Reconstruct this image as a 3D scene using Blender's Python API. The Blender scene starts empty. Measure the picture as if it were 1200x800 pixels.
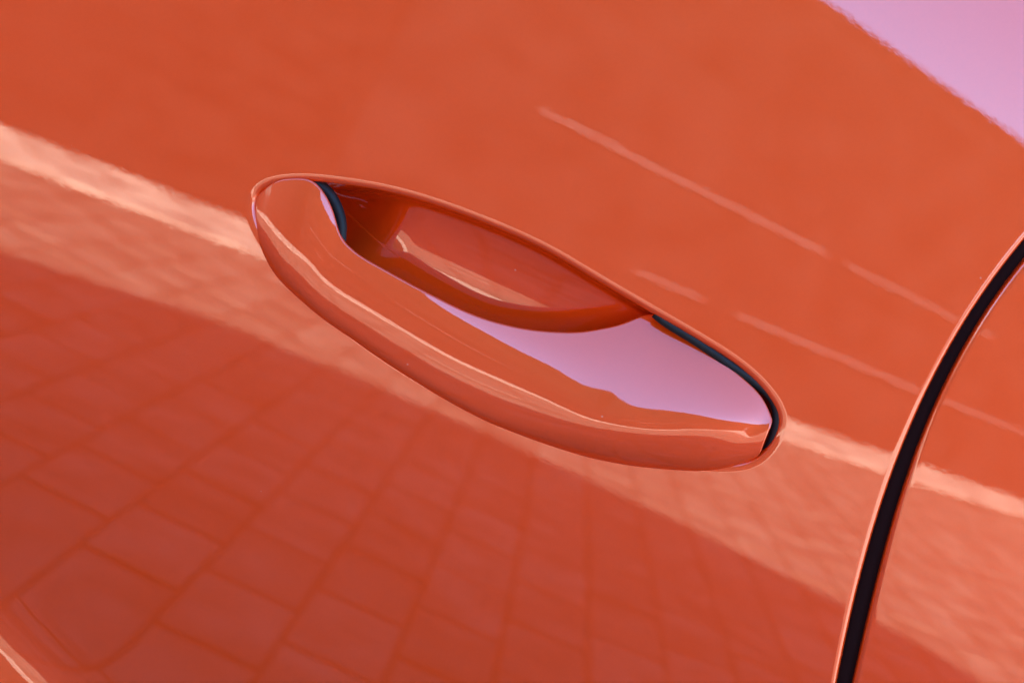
import bpy, math, random
import numpy as np
from mathutils import Vector, Matrix

# ------------------------------------------------------------ measured shapes (metres)
DISH=[[-0.11737, 0.8548], [-0.11805, 0.8611], [-0.11552, 0.86665], [-0.10978, 0.87148], [-0.09927, 0.87703], [-0.08652, 0.88143], [-0.07029, 0.88598], [-0.05347, 0.88899], [-0.0291, 0.89112], [-0.00398, 0.89142], [0.02062, 0.88889], [0.04337, 0.88654], [0.06426, 0.88438], [0.08373, 0.8815], [0.0966, 0.87738], [0.10566, 0.87219], [0.11075, 0.867], [0.11231, 0.85858], [0.11061, 0.84854], [0.10631, 0.84224], [0.09776, 0.83702], [0.08226, 0.83082], [0.06292, 0.82473], [0.04306, 0.81954], [0.02213, 0.81657], [3e-05, 0.81615], [-0.02276, 0.81732], [-0.04648, 0.8207], [-0.0666, 0.82534], [-0.08561, 0.83194], [-0.10118, 0.83931], [-0.1117, 0.84708]]
MEDIAL=[[-0.09105, 0.85892], [0.0917, 0.85734]]
SHUT_L=[[0.18921, 0.73622], [0.17668, 0.77437], [0.1667, 0.81155], [0.15879, 0.84784], [0.15517, 0.88451], [0.15291, 0.93122], [0.16027, 0.96463], [0.16789, 0.99222]]
SHUT_R=[[0.19477, 0.73906], [0.18248, 0.77724], [0.17333, 0.81474], [0.16653, 0.85147], [0.16195, 0.88762], [0.15844, 0.9337], [0.16368, 0.95806], [0.17385, 0.98623]]
GRIP_T=[0.0, 0.033, 0.067, 0.1, 0.133, 0.167, 0.2, 0.233, 0.267, 0.3, 0.333, 0.367, 0.4, 0.433, 0.467, 0.5, 0.533, 0.567, 0.6, 0.633, 0.667, 0.7, 0.733, 0.767, 0.8, 0.833, 0.867, 0.9, 0.933, 0.967, 1.0]
GRIP=[[-0.11378, 0.86006, -0.1144, 0.85553, -0.00178, 6.0, 5.4, 4.8, 4.2, 3.6, 2.9, 2.3, 1.7, 1.1, 0.5, 0.0, -0.5, -1.0, -1.5, -2.0, -2.5, -3.0, -3.5, -4.0, -5.3, -6.7, -8.0, -9.3, -10.7, -12.0, -17.1, -22.3, -27.4, -33.4, -48.9, -64.0], [-0.11284, 0.86342, -0.11318, 0.85104, -0.00033, 10.0, 9.2, 8.4, 7.6, 6.8, 6.0, 5.2, 4.5, 3.7, 2.9, 2.1, 1.3, 0.5, -0.2, -1.0, -1.8, -2.5, -3.3, -4.0, -5.3, -6.7, -8.0, -9.3, -10.7, -12.0, -17.1, -22.3, -27.4, -33.4, -48.9, -64.0], [-0.11049, 0.86725, -0.11086, 0.84617, 0.00043, 14.0, 12.9, 11.8, 10.8, 9.7, 8.6, 7.6, 6.5, 5.4, 4.4, 3.3, 2.2, 1.1, 0.2, -0.6, -1.3, -2.0, -2.8, -3.5, -4.6, -6.1, -7.6, -9.0, -10.5, -12.0, -17.1, -22.3, -27.4, -33.4, -48.9, -64.0], [-0.10616, 0.87046, -0.10603, 0.84057, 0.00091, 15.0, 13.9, 12.8, 11.8, 10.7, 9.6, 8.6, 7.5, 6.4, 5.3, 4.3, 3.2, 2.1, 1.0, 0.2, -0.4, -1.0, -1.6, -2.2, -2.8, -3.4, -4.0, -6.6, -9.4, -12.0, -17.1, -22.3, -27.4, -33.4, -48.9, -64.0], [-0.10039, 0.87356, -0.10062, 0.83634, 0.00127, 14.0, 13.1, 12.2, 11.3, 10.4, 9.5, 8.6, 7.7, 6.8, 5.9, 5.0, 4.1, 3.2, 2.3, 1.4, 0.5, -0.1, -0.7, -1.3, -1.9, -2.5, -3.1, -3.7, -6.6, -11.8, -16.9, -22.2, -27.3, -33.4, -48.9, -64.0], [-0.09613, 0.87475, -0.09485, 0.83272, 0.00257, 12.0, 11.3, 10.5, 9.8, 9.1, 8.3, 7.6, 6.8, 6.1, 5.4, 4.6, 3.9, 3.2, 2.4, 1.7, 0.9, 0.3, -0.3, -0.9, -1.5, -2.0, -2.6, -3.2, -3.8, -7.7, -13.9, -20.2, -26.4, -33.4, -48.9, -64.0], [-0.08901, 0.87148, -0.08836, 0.83047, 0.00101, 17.0, 16.0, 15.0, 14.0, 13.0, 12.0, 11.0, 10.0, 9.0, 8.0, 7.0, 6.0, 5.0, 4.0, 3.0, 2.0, 1.0, 0.2, -0.4, -1.0, -1.6, -2.2, -2.8, -3.4, -4.0, -11.1, -18.4, -25.5, -33.4, -48.9, -64.0], [-0.08302, 0.86585, -0.08364, 0.8289, 0.001, 16.0, 15.1, 14.1, 13.2, 12.3, 11.3, 10.4, 9.4, 8.5, 7.5, 6.6, 5.7, 4.7, 3.8, 2.8, 1.9, 1.0, 0.2, -0.4, -1.0, -1.6, -2.2, -2.8, -3.4, -4.0, -11.1, -18.4, -25.5, -33.4, -48.9, -64.0], [-0.07808, 0.85939, -0.07772, 0.82713, 0.00123, 13.0, 12.2, 11.5, 10.7, 10.0, 9.2, 8.5, 7.7, 6.9, 6.2, 5.4, 4.7, 3.9, 3.2, 2.4, 1.6, 0.9, 0.2, -0.4, -1.0, -1.6, -2.2, -2.8, -3.4, -4.0, -11.1, -18.4, -25.5, -33.4, -48.9, -64.0], [-0.06965, 0.85597, -0.07103, 0.82534, 0.0014, 12.0, 11.3, 10.5, 9.8, 9.1, 8.3, 7.6, 6.8, 6.1, 5.4, 4.6, 3.9, 3.2, 2.4, 1.7, 0.9, 0.3, -0.3, -0.8, -1.3, -1.9, -2.4, -2.9, -3.5, -4.0, -11.1, -18.4, -25.5, -33.4, -48.9, -64.0], [-0.05668, 0.85447, -0.05937, 0.82321, 0.00095, 15.0, 14.0, 13.1, 12.1, 11.1, 10.2, 9.2, 8.2, 7.3, 6.3, 5.3, 4.4, 3.4, 2.4, 1.5, 0.5, 0.0, -0.4, -0.9, -1.4, -1.8, -2.3, -2.8, -3.3, -3.7, -7.3, -16.0, -24.4, -33.4, -48.9, -64.0], [-0.03787, 0.85307, -0.03885, 0.81949, 0.00051, 17.0, 16.2, 15.1, 14.0, 12.9, 11.7, 10.6, 9.5, 8.4, 7.2, 6.1, 5.0, 3.9, 2.8, 1.6, 0.5, 0.1, -0.4, -0.8, -1.3, -1.7, -2.1, -2.6, -3.0, -3.5, -3.9, -12.4, -22.7, -33.4, -48.9, -64.0], [-0.01585, 0.85268, -0.01597, 0.81643, -0.00015, 20.0, 18.7, 17.3, 16.0, 14.8, 13.5, 12.3, 11.1, 9.8, 8.6, 7.4, 6.1, 4.9, 3.7, 2.5, 1.2, 0.3, -0.1, -0.6, -1.0, -1.4, -1.9, -2.3, -2.8, -3.2, -3.6, -6.8, -20.0, -33.4, -48.9, -64.0], [0.00441, 0.85612, 0.00429, 0.81519, -0.00135, 23.0, 22.0, 21.0, 20.0, 19.0, 17.9, 16.9, 15.8, 14.0, 12.1, 10.3, 8.4, 6.6, 4.8, 2.9, 1.1, 0.2, -0.2, -0.6, -1.0, -1.5, -1.9, -2.3, -2.7, -3.1, -3.5, -4.0, -18.0, -33.4, -48.9, -64.0], [0.02302, 0.86298, 0.02356, 0.8162, -0.00338, 25.0, 24.3, 23.5, 22.8, 22.1, 21.3, 20.6, 19.9, 19.1, 18.4, 17.7, 16.9, 16.2, 13.6, 10.1, 6.7, 3.3, 0.4, -0.2, -0.7, -1.3, -1.8, -2.4, -3.0, -3.5, -4.8, -14.4, -23.6, -33.4, -48.9, -64.0], [0.02867, 0.86643, 0.02964, 0.81675, -0.00428, 26.0, 25.3, 24.6, 23.9, 23.2, 22.5, 21.8, 21.1, 20.4, 19.7, 19.0, 18.3, 17.6, 16.9, 16.2, 11.9, 6.5, 1.0, -0.1, -0.7, -1.3, -1.9, -2.6, -3.2, -3.8, -9.4, -17.3, -25.0, -33.4, -48.9, -64.0], [0.03686, 0.87202, 0.03844, 0.81783, -0.00675, 27.0, 26.4, 25.7, 25.1, 24.5, 23.8, 23.2, 22.5, 21.9, 21.3, 20.6, 20.0, 19.3, 18.7, 18.1, 17.4, 16.8, 16.2, 9.0, 0.4, -0.4, -1.2, -2.1, -2.9, -3.8, -9.4, -17.3, -25.0, -33.4, -48.9, -64.0], [0.0454, 0.88008, 0.0471, 0.81922, -0.00902, 28.0, 27.4, 26.7, 26.1, 25.5, 24.8, 24.2, 23.6, 23.0, 22.3, 21.7, 21.1, 20.4, 19.8, 19.2, 18.6, 17.9, 17.3, 16.7, 16.0, 1.8, -0.5, -1.7, -2.9, -4.0, -11.1, -18.4, -25.5, -33.4, -48.9, -64.0], [0.06034, 0.87828, 0.06183, 0.82274, -0.00597, 28.0, 27.3, 26.6, 25.9, 25.3, 24.6, 23.9, 23.2, 22.5, 21.8, 21.2, 20.5, 19.8, 19.1, 18.4, 17.7, 17.1, 16.4, 9.4, -0.2, -2.1, -4.0, -6.6, -9.4, -12.0, -17.1, -22.3, -27.4, -33.4, -48.9, -64.0], [0.07483, 0.87647, 0.07683, 0.82794, -0.00253, 27.0, 26.3, 25.5, 24.8, 24.0, 23.3, 22.5, 21.8, 21.0, 20.3, 19.5, 18.8, 18.0, 17.3, 16.5, 10.8, -0.2, -2.1, -4.0, -5.3, -6.7, -8.0, -9.3, -10.7, -12.0, -17.1, -22.3, -27.4, -33.4, -48.9, -64.0], [0.08786, 0.87367, 0.09072, 0.83378, -9e-05, 26.0, 25.2, 24.3, 23.5, 22.6, 21.8, 20.9, 20.1, 19.2, 18.4, 17.6, 16.7, 13.8, 0.3, -1.6, -3.4, -4.6, -5.6, -6.5, -7.4, -8.3, -9.2, -10.2, -11.1, -12.0, -17.1, -22.3, -27.4, -33.4, -48.9, -64.0], [0.09653, 0.87077, 0.09931, 0.83991, 0.00046, 25.0, 24.1, 23.2, 22.3, 21.4, 20.4, 19.5, 18.6, 17.7, 16.8, 14.8, 1.7, -0.9, -2.3, -3.9, -4.7, -5.5, -6.4, -7.2, -8.0, -8.8, -9.6, -10.4, -11.2, -12.0, -17.1, -22.3, -27.4, -33.4, -48.9, -64.0], [0.10153, 0.86721, 0.1043, 0.84487, 0.00179, 23.0, 21.9, 20.9, 19.8, 18.8, 17.7, 16.6, 12.6, 3.9, -0.2, -1.5, -2.8, -4.0, -4.7, -5.3, -6.0, -6.7, -7.3, -8.0, -8.7, -9.3, -10.0, -10.7, -11.3, -12.0, -17.1, -22.3, -27.4, -33.4, -48.9, -64.0], [0.10387, 0.86464, 0.10603, 0.84814, 0.00208, 20.0, 19.1, 18.1, 17.1, 16.2, 10.8, 4.4, 0.0, -1.3, -2.5, -3.7, -4.5, -5.0, -5.6, -6.2, -6.8, -7.4, -7.9, -8.5, -9.1, -9.7, -10.3, -10.8, -11.4, -12.0, -17.1, -22.3, -27.4, -33.4, -48.9, -64.0]]
SEAM=[[-0.09841, 0.87332], [-0.09425, 0.87304], [-0.08926, 0.87167], [-0.08399, 0.86786], [-0.07999, 0.86269], [-0.07745, 0.8557]]
GASKET=[[0.04603, 0.88273], [0.04868, 0.88173], [0.0634, 0.8798], [0.08009, 0.87687], [0.09467, 0.87385], [0.10258, 0.8711], [0.10679, 0.86546], [0.10895, 0.85727], [0.10901, 0.84958], [0.10694, 0.84394], [0.1026, 0.83914], [0.09446, 0.8345], [0.0825, 0.82999], [0.07279, 0.82694]]
CUP_Z=0.86128;CUP_X=-0.05039
CAM=[0.0, -0.6108, 1.07231]
CAM_F=[0.0, 0.93969, -0.34202];CAM_I=[0.90996, 0.14183, 0.38968];CAM_J=[-0.41469, 0.31123, 0.85508]
PAV_ROT = 90.0

# ------------------------------------------------------------ camera, sky, sun, exposure
scene = bpy.context.scene
col = scene.collection
SUN_EL, SUN_AZ = 25.5, 0.0           # sun stands behind the car
cam_d = bpy.data.cameras.new('camera')
cam = bpy.data.objects.new('camera', cam_d); col.objects.link(cam)
f_, i_, j_ = Vector(CAM_F), Vector(CAM_I), Vector(CAM_J)
cam.matrix_world = Matrix(((i_.x, j_.x, -f_.x, CAM[0]), (i_.y, j_.y, -f_.y, CAM[1]), (i_.z, j_.z, -f_.z, CAM[2]), (0, 0, 0, 1)))
cam_d.sensor_width = 36
cam_d.lens = 18 / (0.2 / 0.65)
cam_d.clip_start = 0.01
cam_d.clip_end = 3000
cam_d.dof.use_dof = True
cam_d.dof.focus_distance = 0.66
cam_d.dof.aperture_fstop = 7.5
scene.camera = cam

world = bpy.data.worlds.new("World"); scene.world = world
world.use_nodes = True
nt = world.node_tree
bg = nt.nodes['Background']
sky = nt.nodes.new('ShaderNodeTexSky'); sky.sky_type = 'NISHITA'; sky.sun_disc = False
sky.sun_elevation = math.radians(SUN_EL); sky.sun_rotation = math.radians(SUN_AZ)
sky.air_density = 1.0; sky.dust_density = 1.5; sky.ozone_density = 6.0
nt.links.new(sky.outputs[0], bg.inputs[0]); bg.inputs[1].default_value = 0.115

sun_d = bpy.data.lights.new('sun', 'SUN'); sun_d.energy = 5.0; sun_d.angle = math.radians(0.5); sun_d.color = (1, .93, .82)
sun = bpy.data.objects.new('sun', sun_d); col.objects.link(sun)
e, a = math.radians(SUN_EL), math.radians(SUN_AZ)
sd = Vector((math.sin(a) * math.cos(e), math.cos(a) * math.cos(e), math.sin(e)))
sun.rotation_euler = sd.to_track_quat('Z', 'Y').to_euler()
sun.location = (0, 10, 8)

scene.view_settings.view_transform = 'Standard'; scene.view_settings.look = 'None'
scene.view_settings.gamma = 1; scene.view_settings.use_curve_mapping = False
scene.view_settings.exposure = 3.12
scene.cycles.max_bounces = 8

# ------------------------------------------------------------ materials
def mat(name):
    m = bpy.data.materials.new(name); m.use_nodes = True
    return m, m.node_tree, m.node_tree.nodes['Principled BSDF']
def N(nt, kind, **kw):
    n = nt.nodes.new(kind)
    for k, v in kw.items():
        if k.startswith('_'): setattr(n, k[1:], v)
        else: n.inputs[k.replace('__', ' ')].default_value = v
    return n
def ramp(nt, fac, stops):
    r = nt.nodes.new('ShaderNodeValToRGB')
    el = r.color_ramp.elements
    while len(el) < len(stops): el.new(.5)
    for q, (p, c) in zip(el, stops): q.position = p; q.color = (*c, 1)
    nt.links.new(fac, r.inputs[0]); return r.outputs[0]

def paint_material():
    m, nt, b = mat('orange_paint'); L = nt.links.new
    tc = N(nt, 'ShaderNodeTexCoord')
    b.inputs['Base Color'].default_value = (0.86, 0.070, 0.004, 1)
    b.inputs['Metallic'].default_value = 0.45
    b.inputs['Roughness'].default_value = 0.5
    b.inputs['Specular IOR Level'].default_value = 0.0
    b.inputs['Coat Weight'].default_value = 1
    b.inputs['Coat IOR'].default_value = 2.0
    b.inputs['Coat Roughness'].default_value = 0.0
    # orange peel in the clear coat, and dust nibs
    n1 = N(nt, 'ShaderNodeTexNoise', Scale=420.0, Detail=1.5)
    n2 = N(nt, 'ShaderNodeTexNoise', Scale=90.0, Detail=1.0)
    L(tc.outputs['Object'], n1.inputs['Vector']); L(tc.outputs['Object'], n2.inputs['Vector'])
    ad = N(nt, 'ShaderNodeMath', _operation='MULTIPLY_ADD'); ad.inputs[1].default_value = 1.2
    L(n2.outputs[0], ad.inputs[0]); L(n1.outputs[0], ad.inputs[2])
    bp = N(nt, 'ShaderNodeBump', Strength=1.0, Distance=0.0000045)
    L(ad.outputs[0], bp.inputs['Height'])
    L(bp.outputs[0], b.inputs['Coat Normal'])
    # fine flake tint
    v = N(nt, 'ShaderNodeTexVoronoi', Scale=2600.0); L(tc.outputs['Object'], v.inputs['Vector'])
    mx = N(nt, 'ShaderNodeMix', _data_type='RGBA'); mx.inputs[0].default_value = .1
    sp = N(nt, 'ShaderNodeSeparateColor'); L(v.outputs['Color'], sp.inputs[0])
    rr = ramp(nt, sp.outputs[0], [(0, (.70, .052, .002)), (1, (.92, .094, .007))])
    mx.inputs[6].default_value = (0.86, 0.070, 0.004, 1); L(rr, mx.inputs[7])
    # sparse dust nibs
    dv = N(nt, 'ShaderNodeTexVoronoi', Scale=45.0); L(tc.outputs['Object'], dv.inputs['Vector'])
    lt_ = N(nt, 'ShaderNodeMath', _operation='LESS_THAN'); lt_.inputs[1].default_value = .018; L(dv.outputs['Distance'], lt_.inputs[0])
    sc_ = N(nt, 'ShaderNodeMath', _operation='MULTIPLY'); sc_.inputs[1].default_value = .3; L(lt_.outputs[0], sc_.inputs[0])
    m2 = N(nt, 'ShaderNodeMix', _data_type='RGBA'); L(sc_.outputs[0], m2.inputs[0]); L(mx.outputs[2], m2.inputs[6]); m2.inputs[7].default_value = (.7, .6, .5, 1)
    L(m2.outputs[2], b.inputs['Base Color'])
    return m
def simple(name, c, rough=.5, spec=.5, noise=None, metallic=0, bump=0):
    m, nt, b = mat(name)
    b.inputs['Base Color'].default_value = (*c, 1); b.inputs['Roughness'].default_value = rough
    b.inputs['Specular IOR Level'].default_value = spec; b.inputs['Metallic'].default_value = metallic
    if noise:
        tc = N(nt, 'ShaderNodeTexCoord'); n = N(nt, 'ShaderNodeTexNoise', Scale=noise[0], Detail=6.0)
        nt.links.new(tc.outputs['Object'], n.inputs['Vector'])
        k = noise[1]
        nt.links.new(ramp(nt, n.outputs[0], [(.3, tuple(x * (1 - k) for x in c)), (.7, tuple(x * (1 + k) for x in c))]), b.inputs['Base Color'])
        if bump:
            bp = N(nt, 'ShaderNodeBump', Strength=.6, Distance=bump)
            nt.links.new(n.outputs[0], bp.inputs['Height']); nt.links.new(bp.outputs[0], b.inputs['Normal'])
    return m
M_paint = paint_material()
M_rubber = simple('black_rubber', (.010, .012, .015), .5, .3, (300, .3))
M_gap_shade = simple('gap_shade_dark', (.022, .010, .010), .8, .0)  # dark colour standing in for the shade inside the shut gap
M_dark = simple('dark_jamb', (.07, .03, .03), .6, .3, (60, .3))  # dark colour of the jamb behind the shut line
M_glass = simple('tinted_glass', (.01, .012, .012), .03, .6)
M_tyre = simple('tyre_rubber', (.02, .02, .02), .8, .3, (40, .3))
M_rim = simple('silver_rim', (.6, .6, .62), .25, .5, None, 1)
M_plastic = simple('black_trim', (.02, .02, .02), .5, .5, (80, .2))
M_concrete = simple('pale_concrete', (.46, .37, .28), .85, .3, (5.5, .6), 0, .003)
M_soil = simple('joint_sand', (.085, .055, .038), .95, .2, (20, .3))
M_field = simple('ground_earth', (.16, .15, .11), .95, .2, (.6, .3))
M_board = simple('dark_cladding', (.026, .012, .009), .7, .3, (6, .35))
M_board2 = simple('paler_cladding', (.030, .017, .014), .7, .3, (3, .3))  # slightly paler boards for the right-hand stretch and the roof
M_ledge = simple('pale_trim', (.30, .26, .25), .6, .4, (8, .1))
def paver_material():
    m, nt, b = mat('grey_paver'); L = nt.links.new
    at = N(nt, 'ShaderNodeAttribute', _attribute_name='tint')
    tc = N(nt, 'ShaderNodeTexCoord'); n = N(nt, 'ShaderNodeTexNoise', Scale=9.0, Detail=8.0)
    L(tc.outputs['Object'], n.inputs['Vector'])
    a_ = N(nt, 'ShaderNodeMath', _operation='MULTIPLY_ADD'); a_.inputs[1].default_value = .22
    L(at.outputs['Fac'], a_.inputs[0]); L(n.outputs[0], a_.inputs[2])
    L(ramp(nt, a_.outputs[0], [(.3, (.10, .062, .04)), (.6, (.165, .11, .075)), (.9, (.25, .18, .13))]), b.inputs['Base Color'])
    b.inputs['Roughness'].default_value = .9
    return m
M_paver = paver_material()

# ------------------------------------------------------------ object helpers
def mesh_obj(name, V, F, material, parent=None, smooth=True, normals=None):
    me = bpy.data.meshes.new(name)
    me.from_pydata([tuple(v) for v in np.asarray(V, dtype=float)], [], [tuple(int(q) for q in f) for f in F])
    me.update()
    if smooth: me.polygons.foreach_set('use_smooth', [True] * len(me.polygons))
    me.materials.append(material)
    if normals is not None: me.normals_split_custom_set_from_vertices([tuple(n) for n in normals])
    o = bpy.data.objects.new(name, me); col.objects.link(o)
    if parent is not None: o.parent = parent
    return o
def tag(o, label=None, cat=None, group=None, kind=None):
    for k, v in (('label', label), ('category', cat), ('group', group), ('kind', kind)):
        if v: o[k] = v
    return o
def empty(name, loc=(0, 0, 0)):
    o = bpy.data.objects.new(name, None); o.location = loc; o.empty_display_size = .2; col.objects.link(o); return o
def grid_faces(n, m, closed=False, off=0, flip=False):
    F = []
    for i in range(n if closed else n - 1):
        k = (i + 1) % n
        for j in range(m - 1):
            q = (off + i * m + j, off + k * m + j, off + k * m + j + 1, off + i * m + j + 1)
            F.append(q[::-1] if flip else q)
    return F
def grid_normals(P, closed=False):
    """P (n,m,3): normals by central differences"""
    if closed: du = np.roll(P, -1, 0) - np.roll(P, 1, 0)
    else: du = np.gradient(P, axis=0)
    dv = np.gradient(P, axis=1)
    n = np.cross(du, dv); l = np.linalg.norm(n, axis=2, keepdims=True); l[l < 1e-14] = 1
    return n / l
def catmull(pts, n, closed=False):
    """n samples evenly spaced by arc length of the first two columns"""
    P = np.array(pts, float); k = len(P)
    seg = []
    idx = range(k if closed else k - 1)
    for s in idx:
        if closed: a, b, c, d = P[(s - 1) % k], P[s], P[(s + 1) % k], P[(s + 2) % k]
        else:
            b, c = P[s], P[s + 1]
            a = P[s - 1] if s > 0 else 2 * b - c
            d = P[s + 2] if s + 2 < k else 2 * c - b
        # centripetal
        def al(u, v): return max(np.linalg.norm((v - u)[:2]) ** .5, 1e-5)
        t0 = 0; t1 = t0 + al(a, b); t2 = t1 + al(b, c); t3 = t2 + al(c, d)
        for q in np.linspace(0, 1, 40, endpoint=False):
            t = t1 + (t2 - t1) * q
            A1 = (t1 - t) / (t1 - t0) * a + (t - t0) / (t1 - t0) * b
            A2 = (t2 - t) / (t2 - t1) * b + (t - t1) / (t2 - t1) * c
            A3 = (t3 - t) / (t3 - t2) * c + (t - t2) / (t3 - t2) * d
            B1 = (t2 - t) / (t2 - t0) * A1 + (t - t0) / (t2 - t0) * A2
            B2 = (t3 - t) / (t3 - t1) * A2 + (t - t1) / (t3 - t1) * A3
            seg.append((t2 - t) / (t2 - t1) * B1 + (t - t1) / (t2 - t1) * B2)
    seg = np.array(seg + [P[0] if closed else P[-1]])
    d = np.r_[0, np.cumsum(np.linalg.norm(np.diff(seg[:, :2], axis=0), axis=1))]
    u = np.linspace(0, d[-1], n, endpoint=not closed)
    return np.stack([np.interp(u, d, seg[:, c]) for c in range(P.shape[1])], 1)
def smooth1(a, w, closed=False):
    """gaussian smoothing along axis 0 of (n,k)"""
    r = int(3 * w); k = np.exp(-.5 * (np.arange(-r, r + 1) / w) ** 2); k /= k.sum()
    n = len(a)
    if closed: ext = np.concatenate([a[-r:], a, a[:r]])
    else: ext = np.concatenate([2 * a[0] - a[1:r + 1][::-1], a, 2 * a[-1] - a[-r - 1:-1][::-1]])
    return np.stack([np.convolve(ext[:, c], k, 'valid') for c in range(a.shape[1])], 1)

# ------------------------------------------------------------ the car's side surface y(x, z)
_z = np.linspace(.1, 1.3, 2401)
_n = np.radians(np.clip(5 + (_z - .85) * 42, -11, 13))
_y = np.r_[0, np.cumsum((np.tan(_n)[1:] + np.tan(_n)[:-1]) / 2 * (_z[1] - _z[0]))]
_y -= np.interp(.85, _z, _y)
def side_y(x, z):
    x = np.asarray(x, float); z = np.asarray(z, float)
    zc = np.maximum(.640 - .38 * (x + .17), .38)        # a soft swage that climbs towards the front wheel
    return np.interp(z, _z, _y) + x ** 2 / 10.0 - .48 * .009 * np.logaddexp(0, (zc - z) / .009)
def side_n(x, z):
    e_ = 5e-4
    v = np.stack([(side_y(x + e_, z) - side_y(x - e_, z)) / (2 * e_), -np.ones_like(x), (side_y(x, z + e_) - side_y(x, z - e_)) / (2 * e_)], -1)
    return v / np.linalg.norm(v, axis=-1)[..., None]

def shut(tab, z):
    t = np.array(tab); zz = t[:, 1]; xx = t[:, 0]
    c = np.polyfit(zz, xx, 3)
    zc = np.clip(z, zz[0], zz[-1])
    s = np.polyval(np.polyder(c), zc)
    return np.polyval(c, zc) + s * (z - zc) * .5
def shut_l(z): return shut(SHUT_L, z) - .0030
def shut_r(z): return shut(SHUT_R, z) + .0015

car = empty('car', (0, .9, 0))
tag(car, 'glossy orange car seen close up at its door handle, lilac sky mirrored in the paint', 'car')
bpy.context.view_layer.update()
CAR_OFF = np.array([0, .9, 0])
def part(name, V, F, m, parent=None, **kw):
    """a part of the car, vertices given in world metres"""
    V = np.asarray(V, float) - CAR_OFF
    return mesh_obj(name, V, F, m, parent if parent is not None else car, **kw)

# ---- door skin with the dished recess, one continuous ring mesh
Z_TOP, Z_BOT, X_FRONT = 1.07, .26, -.93
NA = 900
outl = smooth1(catmull(DISH, NA, True), 7, True)         # clockwise seen from outside
ML, MR = np.array(MEDIAL[0]), np.array(MEDIAL[1])
ax = MR - ML; LL = ax.dot(ax)
tt = ((outl - ML) @ ax) / LL
def sclamp(t, w=.07):   # smooth clamp 0..1
    sp = lambda q: w * np.logaddexp(0, q / w)
    return sp(t) - sp(t - 1)
tt = sclamp(tt); tt = np.clip(tt, 0, 1)
med = ML + tt[:, None] * ax
med[:, 1] -= .008 * np.sin(np.pi * tt) ** 2
tan = np.roll(outl, -1, 0) - np.roll(outl, 1, 0); tan /= np.linalg.norm(tan, axis=1)[:, None]
inn = np.stack([tan[:, 1], -tan[:, 0]], 1)
if ((med - outl) * inn).sum() < 0: inn = -inn
R_LIP = .0034; A_LIP = math.radians(69)
rows = []    # each row: (NA,3) x,z,h   from the deep middle out to the door's edge
# lip roll
lip = []
q = d = 0.0; nl_ = 34; LIPW = .0042
for k in range(nl_):
    lip.append((outl + inn * q, np.full(NA, -d)))
    u = (k + .5) / nl_
    a_ = A_LIP * (.09 * min(1, u / .25) + .91 * max(0, (u - .35) / .65) ** 1.3)
    q += LIPW / nl_ * math.cos(a_); d += LIPW / nl_ * math.sin(a_)
c0, d0 = lip[-1]
reach = np.linalg.norm(med - c0, axis=1)
# the cup: a trough of constant section along the car, its left end sunk for a dark reflection
KN = 640.0                                   # degrees per metre of height
zc_ = np.linspace(.70, 1.0, 1500)
fy = np.cumsum(np.tan(np.radians(np.clip(1.5 - (zc_ - CUP_Z) * KN, -60, 60)))) * (zc_[1] - zc_[0])
fy -= fy.max()                               # 0 at the deepest line
fmax = np.interp(zc_[np.argmax(fy)], zc_, zc_)
y_deep = float(side_y(0., fmax)) + .0180
def cup_depth(x, z):
    yy = y_deep + np.interp(z, zc_, fy) + x ** 2 / 10
    dx = CUP_X - x - (z - CUP_Z - .006) ** 2 / .045
    dx = .0008 * np.logaddexp(0, dx / .0008)            # left end shaped deeper so it mirrors dark beside the handle's mount
    yy = yy + np.where(dx < .022, .036 - np.sqrt(np.maximum(.036 ** 2 - np.minimum(dx, .022) ** 2, 0)), .0075 + (dx - .022) * .77)
    d_ = yy - side_y(x, z)
    return .0085 + .002 * np.logaddexp(0, (d_ - .0085) / .002)
inner = []
for w in np.linspace(0, 1, 91)[1:]:
    w = w ** 1.5
    pos = c0 + (med - c0) * w
    dw = -d0 + w * reach * math.tan(math.radians(72))
    df = cup_depth(pos[:, 0], pos[:, 1])
    kk = .0022
    d = -kk * np.logaddexp(-dw / kk, -df / kk)
    d0_ = -kk * np.logaddexp(d0 / kk, -cup_depth(c0[:, 0], c0[:, 1]) / kk)
    d = d + (-d0 - d0_) * math.exp(-w / .04)
    inner.append((pos, -d))
B = []
th = None
ctr = outl.mean(0)
# outer boundary by walking rays from each outline point away from the recess' middle line
dirs = outl - med; dirs /= np.linalg.norm(dirs, axis=1)[:, None]
dirs = smooth1(dirs, 12, True)
ang = np.unwrap(np.arctan2(dirs[:, 1], dirs[:, 0]))
for (x, z), a_ in zip(outl, ang):
    c_, s_ = math.cos(a_), math.sin(a_)
    best = 9
    if c_ < -1e-6: best = min(best, (X_FRONT - x) / c_)
    if s_ > 1e-6: best = min(best, (Z_TOP - z) / s_)
    if s_ < -1e-6: best = min(best, (Z_BOT - z) / s_)
    if c_ > 1e-6:
        lo, hi = 0, best
        if x + c_ * hi > shut_l(z + s_ * hi):
            for _ in range(40):
                mid = (lo + hi) / 2
                if x + c_ * mid > shut_l(z + s_ * mid): hi = mid
                else: lo = mid
            best = hi
    B.append((x + c_ * best, z + s_ * best))
B = np.array(B)
# snap the nearest samples to the four corners
for cz in (Z_TOP, Z_BOT):
    for cx in (X_FRONT, float(shut_l(cz))):
        k = np.argmin(np.hypot(B[:, 0] - cx, B[:, 1] - cz)); B[k] = (cx, cz)
outer = []
for w in np.linspace(0, 1, 90)[1:]:
    w = w ** 2.0
    outer.append((outl + (B - outl) * w, np.zeros(NA)))
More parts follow.
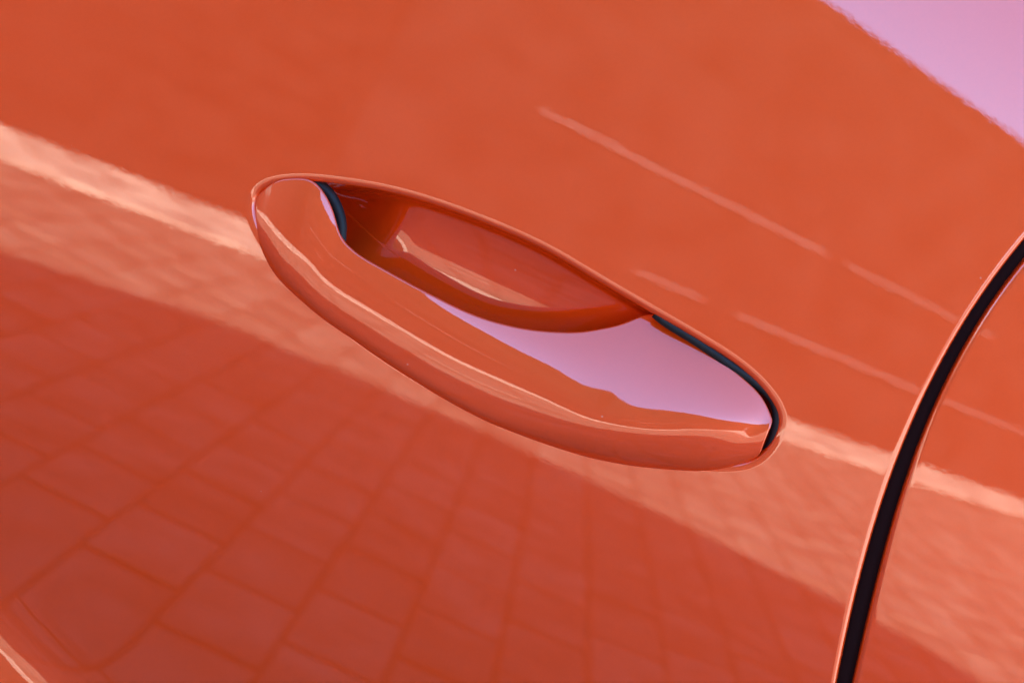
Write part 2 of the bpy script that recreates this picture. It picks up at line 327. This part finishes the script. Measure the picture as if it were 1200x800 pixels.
# the shut edge rolls inwards
bt = np.roll(B, -1, 0) - np.roll(B, 1, 0); bt /= np.linalg.norm(bt, axis=1)[:, None]
bo = np.stack([bt[:, 1], -bt[:, 0]], 1)
if ((B - ctr) * bo).sum() < 0: bo = -bo
RE = .0032
q = d = 0.0
for k in range(24):
    a_ = math.pi / 2 * ((k + .5) / 24) ** 1.3
    q += RE * 1.45 / 24 * math.cos(a_); d += RE * 1.45 / 24 * math.sin(a_)
    outer.append((B + bo * q, np.full(NA, -d)))
outer.append((B + bo * q, np.full(NA, -.03)))
allrings = inner[::-1] + lip[::-1] + outer
G = np.zeros((NA, len(allrings), 3))
for k, (p, h) in enumerate(allrings):
    G[:, k, 0] = p[:, 0]; G[:, k, 2] = p[:, 1]
    G[:, k, 1] = side_y(p[:, 0], p[:, 1]) - h
# extra smoothing of the lip/cup profile so no crease shows
NI = len(inner) + len(lip)
sm = G.copy()
for it in range(3):
    seg = sm[:, 2:NI + 2].copy()
    sm[:, 3:NI + 1] = .25 * seg[:, :-2] + .5 * seg[:, 1:-1] + .25 * seg[:, 2:]
G = sm
Nn = grid_normals(G, True)
if Nn[0, NI + 20, 1] > 0: Nn = -Nn
Nn[:, 0] = (0, -1, math.tan(math.radians(5)))
Nn[:, 0] /= np.linalg.norm(Nn[0, 0])
# exact normals on the open panel
for k in range(NI + 3, NI + 89):
    x, z = G[:, k, 0], G[:, k, 2]
    if k < NI + 88: Nn[:, k] = side_n(x, z)
m_ = G.shape[1]
# split where the wall leaves the lip: recess is its own part
ks = len(inner) + 0
V1 = G[:, ks:].reshape(-1, 3); V2 = G[:, :ks + 1].reshape(-1, 3)
def orient(V, F, P):
    a, b, c = (np.array(V[q]) for q in F[0][:3]); n = np.cross(b - a, c - a)
    return n
F1 = grid_faces(NA, m_ - ks, True); F2 = grid_faces(NA, ks + 1, True)
def fixdir(V, F, Nv):
    a, b, c = (V[q] for q in F[len(F) // 2][:3])
    if np.dot(np.cross(b - a, c - a), Nv[F[len(F) // 2][0]]) < 0: return [f[::-1] for f in F]
    return F
n1 = Nn[:, ks:].reshape(-1, 3); n2 = Nn[:, :ks + 1].reshape(-1, 3)
door = part('door', V1, fixdir(V1, F1, n1), M_paint, normals=n1)
recess = part('handle_recess', V2, fixdir(V2, F2, n2), M_paint, door, normals=n2)

# ---- the handle: sections laid from its inner edge over the crest to the outer lower edge
NS, NT = 420, 110
st = np.array(GRIP)
# sample along the stations by the mean of both edges
mid = np.c_[(st[:, 0] + st[:, 2]) / 2, (st[:, 1] + st[:, 3]) / 2, st]
S = catmull(mid, NS)[:, 2:]
S = np.concatenate([smooth1(S[:, :4], 5), smooth1(S[:, 4:], 11)], 1)
T = np.linspace(0, 1, NT)
H = np.zeros((NS, NT)); X = np.zeros((NS, NT)); Zz = np.zeros((NS, NT))
for k in range(NS):
    ax_, az_, bx_, bz_, h0 = S[k, :5]
    al = np.interp(T, GRIP_T, S[k, 5:])
    H[k] = al
    X[k] = ax_ + (bx_ - ax_) * T; Zz[k] = az_ + (bz_ - az_) * T
kt = smooth1(H.T.copy(), 3.0).T      # soften the slope profile across
LS = np.hypot(S[:, 0] - S[:, 2], S[:, 1] - S[:, 3])
LG = np.linspace(0, .075, 500); HL = np.zeros((NS, 500))
for k in range(NS):
    g = np.tan(np.radians(kt[k]))
    h = S[k, 4] + np.r_[0, np.cumsum((g[1:] + g[:-1]) / 2) * LS[k] / (NT - 1)]
    lo = (1 - T) * LS[k]                 # distance from the outer edge
    HL[k] = np.interp(LG, lo[::-1], h[::-1])
    over = LG > LS[k]
    HL[k][over] = h[0] - (LG[over] - LS[k]) * g[:8].mean()
HL = smooth1(HL, 11)
for k in range(NS): H[k] = np.interp((1 - T) * LS[k], LG, HL[k])
GP = np.stack([X, side_y(X, Zz) - H, Zz], 2)
# rim: closed loop round the top surface, rolled over a small radius, then a wall going in
def rim_loop(A):
    return np.concatenate([A[:, 0], A[-1, 1:], A[-2::-1, -1], A[0, -2:0:-1]])
idx = np.arange(NS * NT).reshape(NS, NT)
loop = np.concatenate([idx[:, 0], idx[-1, 1:], idx[-2::-1, -1], idx[0, -2:0:-1]])
Vh = GP.reshape(-1, 3)
gn = grid_normals(GP)
if gn[NS // 2, NT // 2, 1] > 0: gn = -gn
gnf = gn.reshape(-1, 3)
R0 = Vh[loop]; n0 = smooth1(gnf[loop], 3, True); n0 /= np.linalg.norm(n0, axis=1)[:, None]
lt = np.roll(R0, -1, 0) - np.roll(R0, 1, 0); lt = smooth1(lt, 4, True); lt /= np.linalg.norm(lt, axis=1)[:, None]
out = np.cross(lt, n0)
cen = Vh.mean(0)
if ((R0 - cen) * out).sum() < 0: out = -out
rr_ = .0008
rings = [R0]; rn = [n0]
for a_ in np.linspace(0, math.radians(95), 9)[1:]:
    rings.append(R0 + out * rr_ * math.sin(a_) - n0 * rr_ * (1 - math.cos(a_)))
    rn.append(out * math.sin(a_) + n0 * math.cos(a_))
last = rings[-1]
deep = last.copy(); ctr2 = np.array([cen[0], cen[2]])
for dd, ii, ph in ((.0015, .0004, 12), (.0032, .0014, 28), (.0046, .0030, 45), (.0056, .0050, 62), (.0062, .0075, 78), (.0064, .0105, 88)):
    q = last - out * ii * np.array([1, 0, 1]); q[:, 1] = last[:, 1] + dd
    ph = math.radians(ph); nb = out * math.cos(ph) + np.array([0, 1, 0]) * math.sin(ph)
    rings.append(q); rn.append(nb / np.linalg.norm(nb, axis=1)[:, None])
V = list(Vh); Nh = list(gnf)
F = grid_faces(NS, NT)
F = fixdir(Vh, F, gnf)
prev = loop
nl = len(loop)
for r_, nn_ in zip(rings[1:], rn[1:]):
    base = len(V); V.extend(r_); Nh.extend(nn_)
    cur = np.arange(base, base + nl)
    for q in range(nl):
        F.append((prev[q], prev[(q + 1) % nl], cur[(q + 1) % nl], cur[q]))
    prev = cur
F_side = F[(NS - 1) * (NT - 1):]
a, b, c = (np.array(V[q]) for q in F_side[0][:3])
if np.dot(np.cross(b - a, c - a), Nh[F_side[0][2]]) < 0:
    F = F[:(NS - 1) * (NT - 1)] + [f[::-1] for f in F_side]
# back face: same grid pushed inwards
V = np.array(V)
base = len(V)
back = GP.copy(); back[:, :, 1] += .012
handle = part('door_handle', V, F, M_paint, door, normals=np.array(Nh))

# ---- dark seals: tubes along the handle's right end and its left root
def tube(name, pts, r, h, m, parent, n=80):
    P = catmull(pts, n); P = smooth1(P, 2)
    C = np.stack([P[:, 0], side_y(P[:, 0], P[:, 1]) - h, P[:, 1]], 1)
    t = np.gradient(C, axis=0); t /= np.linalg.norm(t, axis=1)[:, None]
    o_ = np.array([0, -1, 0.]); s_ = np.cross(t, o_); s_ /= np.linalg.norm(s_, axis=1)[:, None]; u_ = np.cross(s_, t)
    V = []; K = 12
    for k in range(n):
        for q in range(K):
            a_ = 2 * math.pi * q / K
            V.append(C[k] + r * (s_[k] * math.cos(a_) + u_[k] * math.sin(a_)))
    F = []
    for k in range(n - 1):
        for q in range(K):
            F.append((k * K + q, k * K + (q + 1) % K, (k + 1) * K + (q + 1) % K, (k + 1) * K + q))
    return part(name, V, F, m, parent)
tag(tube('rubber_seal', GASKET, .0021, -.0030, M_rubber, door), 'dark seal round the right end of the handle')
tag(tube('rubber_seal', SEAM, .0022, -.0050, M_rubber, door), 'curved dark seal at the left root of the handle')

# ---- panel behind the shut line
def side_panel(name, x0f, x1, z0, z1, nx, nz, archx=None, roll=0, ztop=None, m=None):
    zz = np.linspace(z0, z1, nz); P = []
    u = np.linspace(0, 1, nx) ** 1.5
    for q in u:
        x_ = x0f(zz) * (1 - q) + x1 * q
        P.append(np.stack([x_, zz, np.zeros(nz)], 1))
    P = np.array(P)
    if archx is not None:
        for k in range(P.shape[0]):
            dx = P[k, :, 0].mean() - archx
            lo = .30 if abs(dx) >= .385 else .33 + math.sqrt(.385 ** 2 - dx * dx)
            lo = max(lo, .26); hi = z1 if ztop is None else ztop(P[k, :, 0].mean())
            P[k, :, 1] = lo + (hi - lo) * (zz - z0) / (z1 - z0)
            if k < nx // 2 and roll and abs(dx) > .385: P[k, :, 1] = zz
            if k < 2 and roll: P[k, :, 0] = P[k, :, 0]
    pre = []
    if roll:
        for dep in (.03,): pre.append(np.stack([x0f(zz) - roll, zz, np.full(nz, -dep)], 1))
        for a_ in np.linspace(math.pi / 2, 0, 8)[:-1]:
            pre.append(np.stack([x0f(zz) - roll * math.sin(a_), zz, np.full(nz, -roll * (1 - math.cos(a_)))], 1))
        P = np.concatenate([np.array(pre), P])
    W = np.stack([P[..., 0], side_y(P[..., 0], P[..., 1]) - P[..., 2], P[..., 1]], 2)
    nn = grid_normals(W)
    if nn[-2, nz // 2, 1] > 0: nn = -nn
    Vw = W.reshape(-1, 3); nf = nn.reshape(-1, 3)
    return part(name, Vw, fixdir(Vw, grid_faces(W.shape[0], nz), nf), m or M_paint, normals=nf)
gap_z = np.linspace(.27, 1.06, 60)
tag(tube('gap_shade_tube', [(float(shut_l(z) + shut_r(z)) / 2 + .0015, z) for z in gap_z], .0060, -.0100, M_gap_shade, car, 200), kind=None)  # dark tube added in the gap, its colour stands in for shade
side_panel('rear_side_panel', shut_r, .72, .26, 1.07, 60, 160, roll=.0022)
side_panel('rear_wing', lambda z: np.full_like(z, .724), 1.85, .26, 1.07, 60, 40, archx=1.15)
side_panel('front_wing', lambda z: np.full_like(z, -2.25), -.938, .26, 1.07, 80, 40, archx=-1.62,
           ztop=lambda x: 1.07 if x > -1.4 else 1.07 - .25 * (-1.4 - x) ** 1.2)

# dark jamb behind the shut line
zz = np.linspace(.26, 1.07, 60); jv = []
for z in zz:
    xl, xr = float(shut_l(z)) - .02, float(shut_r(z)) + .02
    for x_ in (xl, xr): jv.append((x_, float(side_y(x_, z)) + .028, z))
part('door_jamb', jv, [(2 * k, 2 * k + 1, 2 * k + 3, 2 * k + 2) for k in range(59)], M_dark)

# ---- the rest of the body, beyond the picture: glass, roof, bonnet, far side, wheels
def quadstrip(name, A, Bp, m):
    V = []; 
    for p, q in zip(A, Bp): V += [p, q]
    return part(name, V, [(2 * k, 2 * k + 1, 2 * k + 3, 2 * k + 2) for k in range(len(A) - 1)], m)
W = 1.8
def far(p): return (p[0], W - p[1], p[2])
belt = [(x, float(side_y(x, 1.07)), 1.07) for x in np.linspace(-1.3, 1.6, 30)]
def roofz(x): return 1.45 - .05 * ((x - .15) / .9) ** 2
edge = []
for p in belt:
    q = -.72 + (p[0] + 1.3) / 2.9 * 1.95
    edge.append((q, p[1] * .55 + .27, roofz(q)))
quadstrip('side_window', belt, edge, M_glass)
quadstrip('side_window', [far(p) for p in belt], [far(p) for p in edge], M_glass)
quadstrip('roof', edge, [far(p) for p in edge], M_paint)
quadstrip('windscreen', [belt[0], edge[0]], [far(belt[0]), far(edge[0])], M_glass)
quadstrip('rear_window', [belt[-1], edge[-1]], [far(belt[-1]), far(edge[-1])], M_glass)
xs = np.linspace(-2.25, -1.3, 14)
tops = [(x, float(side_y(x, 1.0)), (1.07 if x > -1.4 else 1.07 - .25 * (-1.4 - x) ** 1.2)) for x in xs]
quadstrip('bonnet', tops, [far(p) for p in tops], M_paint)
xs = np.linspace(1.6, 1.85, 6)
tr = [(x, float(side_y(x, 1.07)), 1.07) for x in xs]
quadstrip('tailgate', tr + [(1.86, tr[-1][1] + .02, .26)], [far(p) for p in tr] + [far((1.86, tr[-1][1] + .02, .26))], M_paint)
quadstrip('front_bumper', [tops[0], (-2.27, tops[0][1] + .02, .26)], [far(tops[0]), far((-2.27, tops[0][1] + .02, .26))], M_paint)
fz = np.linspace(.26, 1.07, 20); fx = np.linspace(-2.25, 1.85, 40)
FP = np.array([[(x, W - float(side_y(x, z)), z if x > -1.4 else .26 + (z - .26) * (.81 - .25 * (-1.4 - x) ** 1.2) / .81) for z in fz] for x in fx])
part('far_side', FP.reshape(-1, 3), grid_faces(40, 20), M_paint)
part('underbody', [(-2.2, .12, .27), (1.8, .12, .27), (1.8, W - .12, .27), (-2.2, W - .12, .27)], [(0, 1, 2, 3)], M_plastic)
def wheel(x, y):
    w = bpy.data.objects.new('wheel', None); col.objects.link(w); w.parent = car; w.location = (x, y - .9, .33)
    def lathe(name, prof, m):
        V = []; K = 48
        for q in range(K):
            a_ = 2 * math.pi * q / K
            for r_, y_ in prof: V.append((r_ * math.cos(a_), y_, r_ * math.sin(a_)))
        mesh_obj(name, V, grid_faces(K, len(prof), True), m, w)
    lathe('tyre', [(.22, -.1), (.30, -.11), (.325, -.09), (.33, 0), (.325, .09), (.30, .11), (.22, .1), (.22, -.1)], M_tyre)
    lathe('rim', [(.001, -.07), (.05, -.08), (.06, -.05), (.19, -.06), (.22, -.1)], M_rim)
for x in (-1.62, 1.15):
    for y in (.30, W - .30): wheel(x, y)

# ------------------------------------------------------------ the place the paint mirrors
def sheet(name, pts, z, m, kind='structure'):
    return tag(mesh_obj(name, [(x, y, z) for x, y in pts], [tuple(range(len(pts)))], m, None, False), kind=kind)
sheet('ground', [(-400, -400), (400, -400), (400, 400), (-400, 400)], -.03, M_field)
sheet('paving_bed', [(-9, -16), (14, -16), (14, 5), (-9, 5)], -.0045, M_soil)
random.seed(4)
# the line of the cladded building: 1 m of pale concrete lies in front of it
p0 = Vector((-1.96, -4.05)); dr = Vector((3.54, -2.75)).normalized(); nrm = Vector((-dr.y, dr.x))
if nrm.y < 0: nrm = -nrm
V, F, tints = [], [], []
PL, PW, J = .215, .135, .010
ry = 0; y = 2.0
c15, s15 = math.cos(math.radians(PAV_ROT)), math.sin(math.radians(PAV_ROT))
rowi = 0; v = -17
while v < 15:
    u = -17 + (rowi % 2) * (PL + .016) / 2
    while u < 17:
        cx, cy = u * c15 - v * s15, u * s15 + v * c15
        d = (Vector((cx, cy)) - p0).dot(nrm)
        if d > .74 and -5 < cx < 3.4 and cy < .6:
            dz = random.uniform(-.0015, .0015); tl = random.uniform(-.002, .002)
            b0 = len(V)
            hl, hw = PL / 2, PW / 2; bv = .005
            for (e_, zz_) in ((0, -.008), (0, -.003), (bv, 0)):
                for sx, sy in ((-1, -1), (1, -1), (1, 1), (-1, 1)):
                    lx, ly = sx * (hl - e_), sy * (hw - e_)
                    V.append((cx + lx * c15 - ly * s15, cy + lx * s15 + ly * c15, zz_ + (dz + tl * sx if zz_ > -.01 else 0)))
            for l in (0, 4):
                for q in range(4): F.append((b0 + l + q, b0 + l + (q + 1) % 4, b0 + l + 4 + (q + 1) % 4, b0 + l + 4 + q))
            F.append((b0 + 8, b0 + 9, b0 + 10, b0 + 11))
            tints.append(random.random())
        u += PL + .016
    v += PW + .007; rowi += 1
pav = mesh_obj('paving', V, F, M_paver, None, False)
at = pav.data.attributes.new('tint', 'FLOAT', 'POINT')
at.data.foreach_set('value', np.repeat(np.array(tints, dtype=np.float32), 12))
tag(pav, kind='structure')

def box(V, F, o, ux, uy, x0, x1, y0, y1, z0, z1):
    b0 = len(V)
    for z in (z0, z1):
        for (x, y) in ((x0, y0), (x1, y0), (x1, y1), (x0, y1)):
            p = o + ux * x + uy * y; V.append((p.x, p.y, z))
    F += [(b0, b0 + 3, b0 + 2, b0 + 1), (b0 + 4, b0 + 5, b0 + 6, b0 + 7)]
    for q in range(4): F.append((b0 + q, b0 + (q + 1) % 4, b0 + 4 + (q + 1) % 4, b0 + 4 + q))
for k, x in enumerate(np.arange(-3, 12, 1.5)):
    V, F = [], []; box(V, F, p0, dr, nrm, x, x + 1.492, .0, .72, -.03, .012)
    tag(mesh_obj('concrete_slab', V, F, M_concrete, None, False), kind='structure')
sheet('lip_reflector_sheet', [(3.4, -16), (14, -16), (14, 5), (3.4, 5)], .002, M_concrete)  # unseen pale sheet, added to lighten the reflection in the door's edge
bld = empty('building', (p0.x, p0.y, 0))
tag(bld, 'low dark cladded building mirrored in the upper part of the door', 'building')
bpy.context.view_layer.update()
def bpart(name, boxes, m):
    V, F = [], []
    for b_ in boxes: box(V, F, Vector((0, 0)), dr, nrm, *b_)
    return mesh_obj(name, V, F, m, bld, False)
X0, X1 = -2.6, 12
bpart('wall', [(X0, X1, -4, -.04, -.03, 3.0)], M_board)
for z in np.arange(.0, 2.95, .2):
    bpart('cladding_board', [(X0, 1.3, -.04, -.015, z + .001, z + .1985)], M_board)
    bpart('cladding_board', [(1.304, X1, -.04, -.015, z + .001, z + .1985)], M_board2)
bpart('ledge', [(2.1, 4.15, -.015, .01, 1.385, 1.395), (4.37, 5.9, -.015, .01, 1.383, 1.392)], M_ledge)
bpart('ledge', [(3.0, 3.45, -.015, .02, .662, .67), (3.75, 8.5, -.015, .02, .659, .668)], M_ledge)
bpart('roof', [(X0 - .01, X1 + .01, -4.05, -.012, 3.0, 3.1)], M_board2)
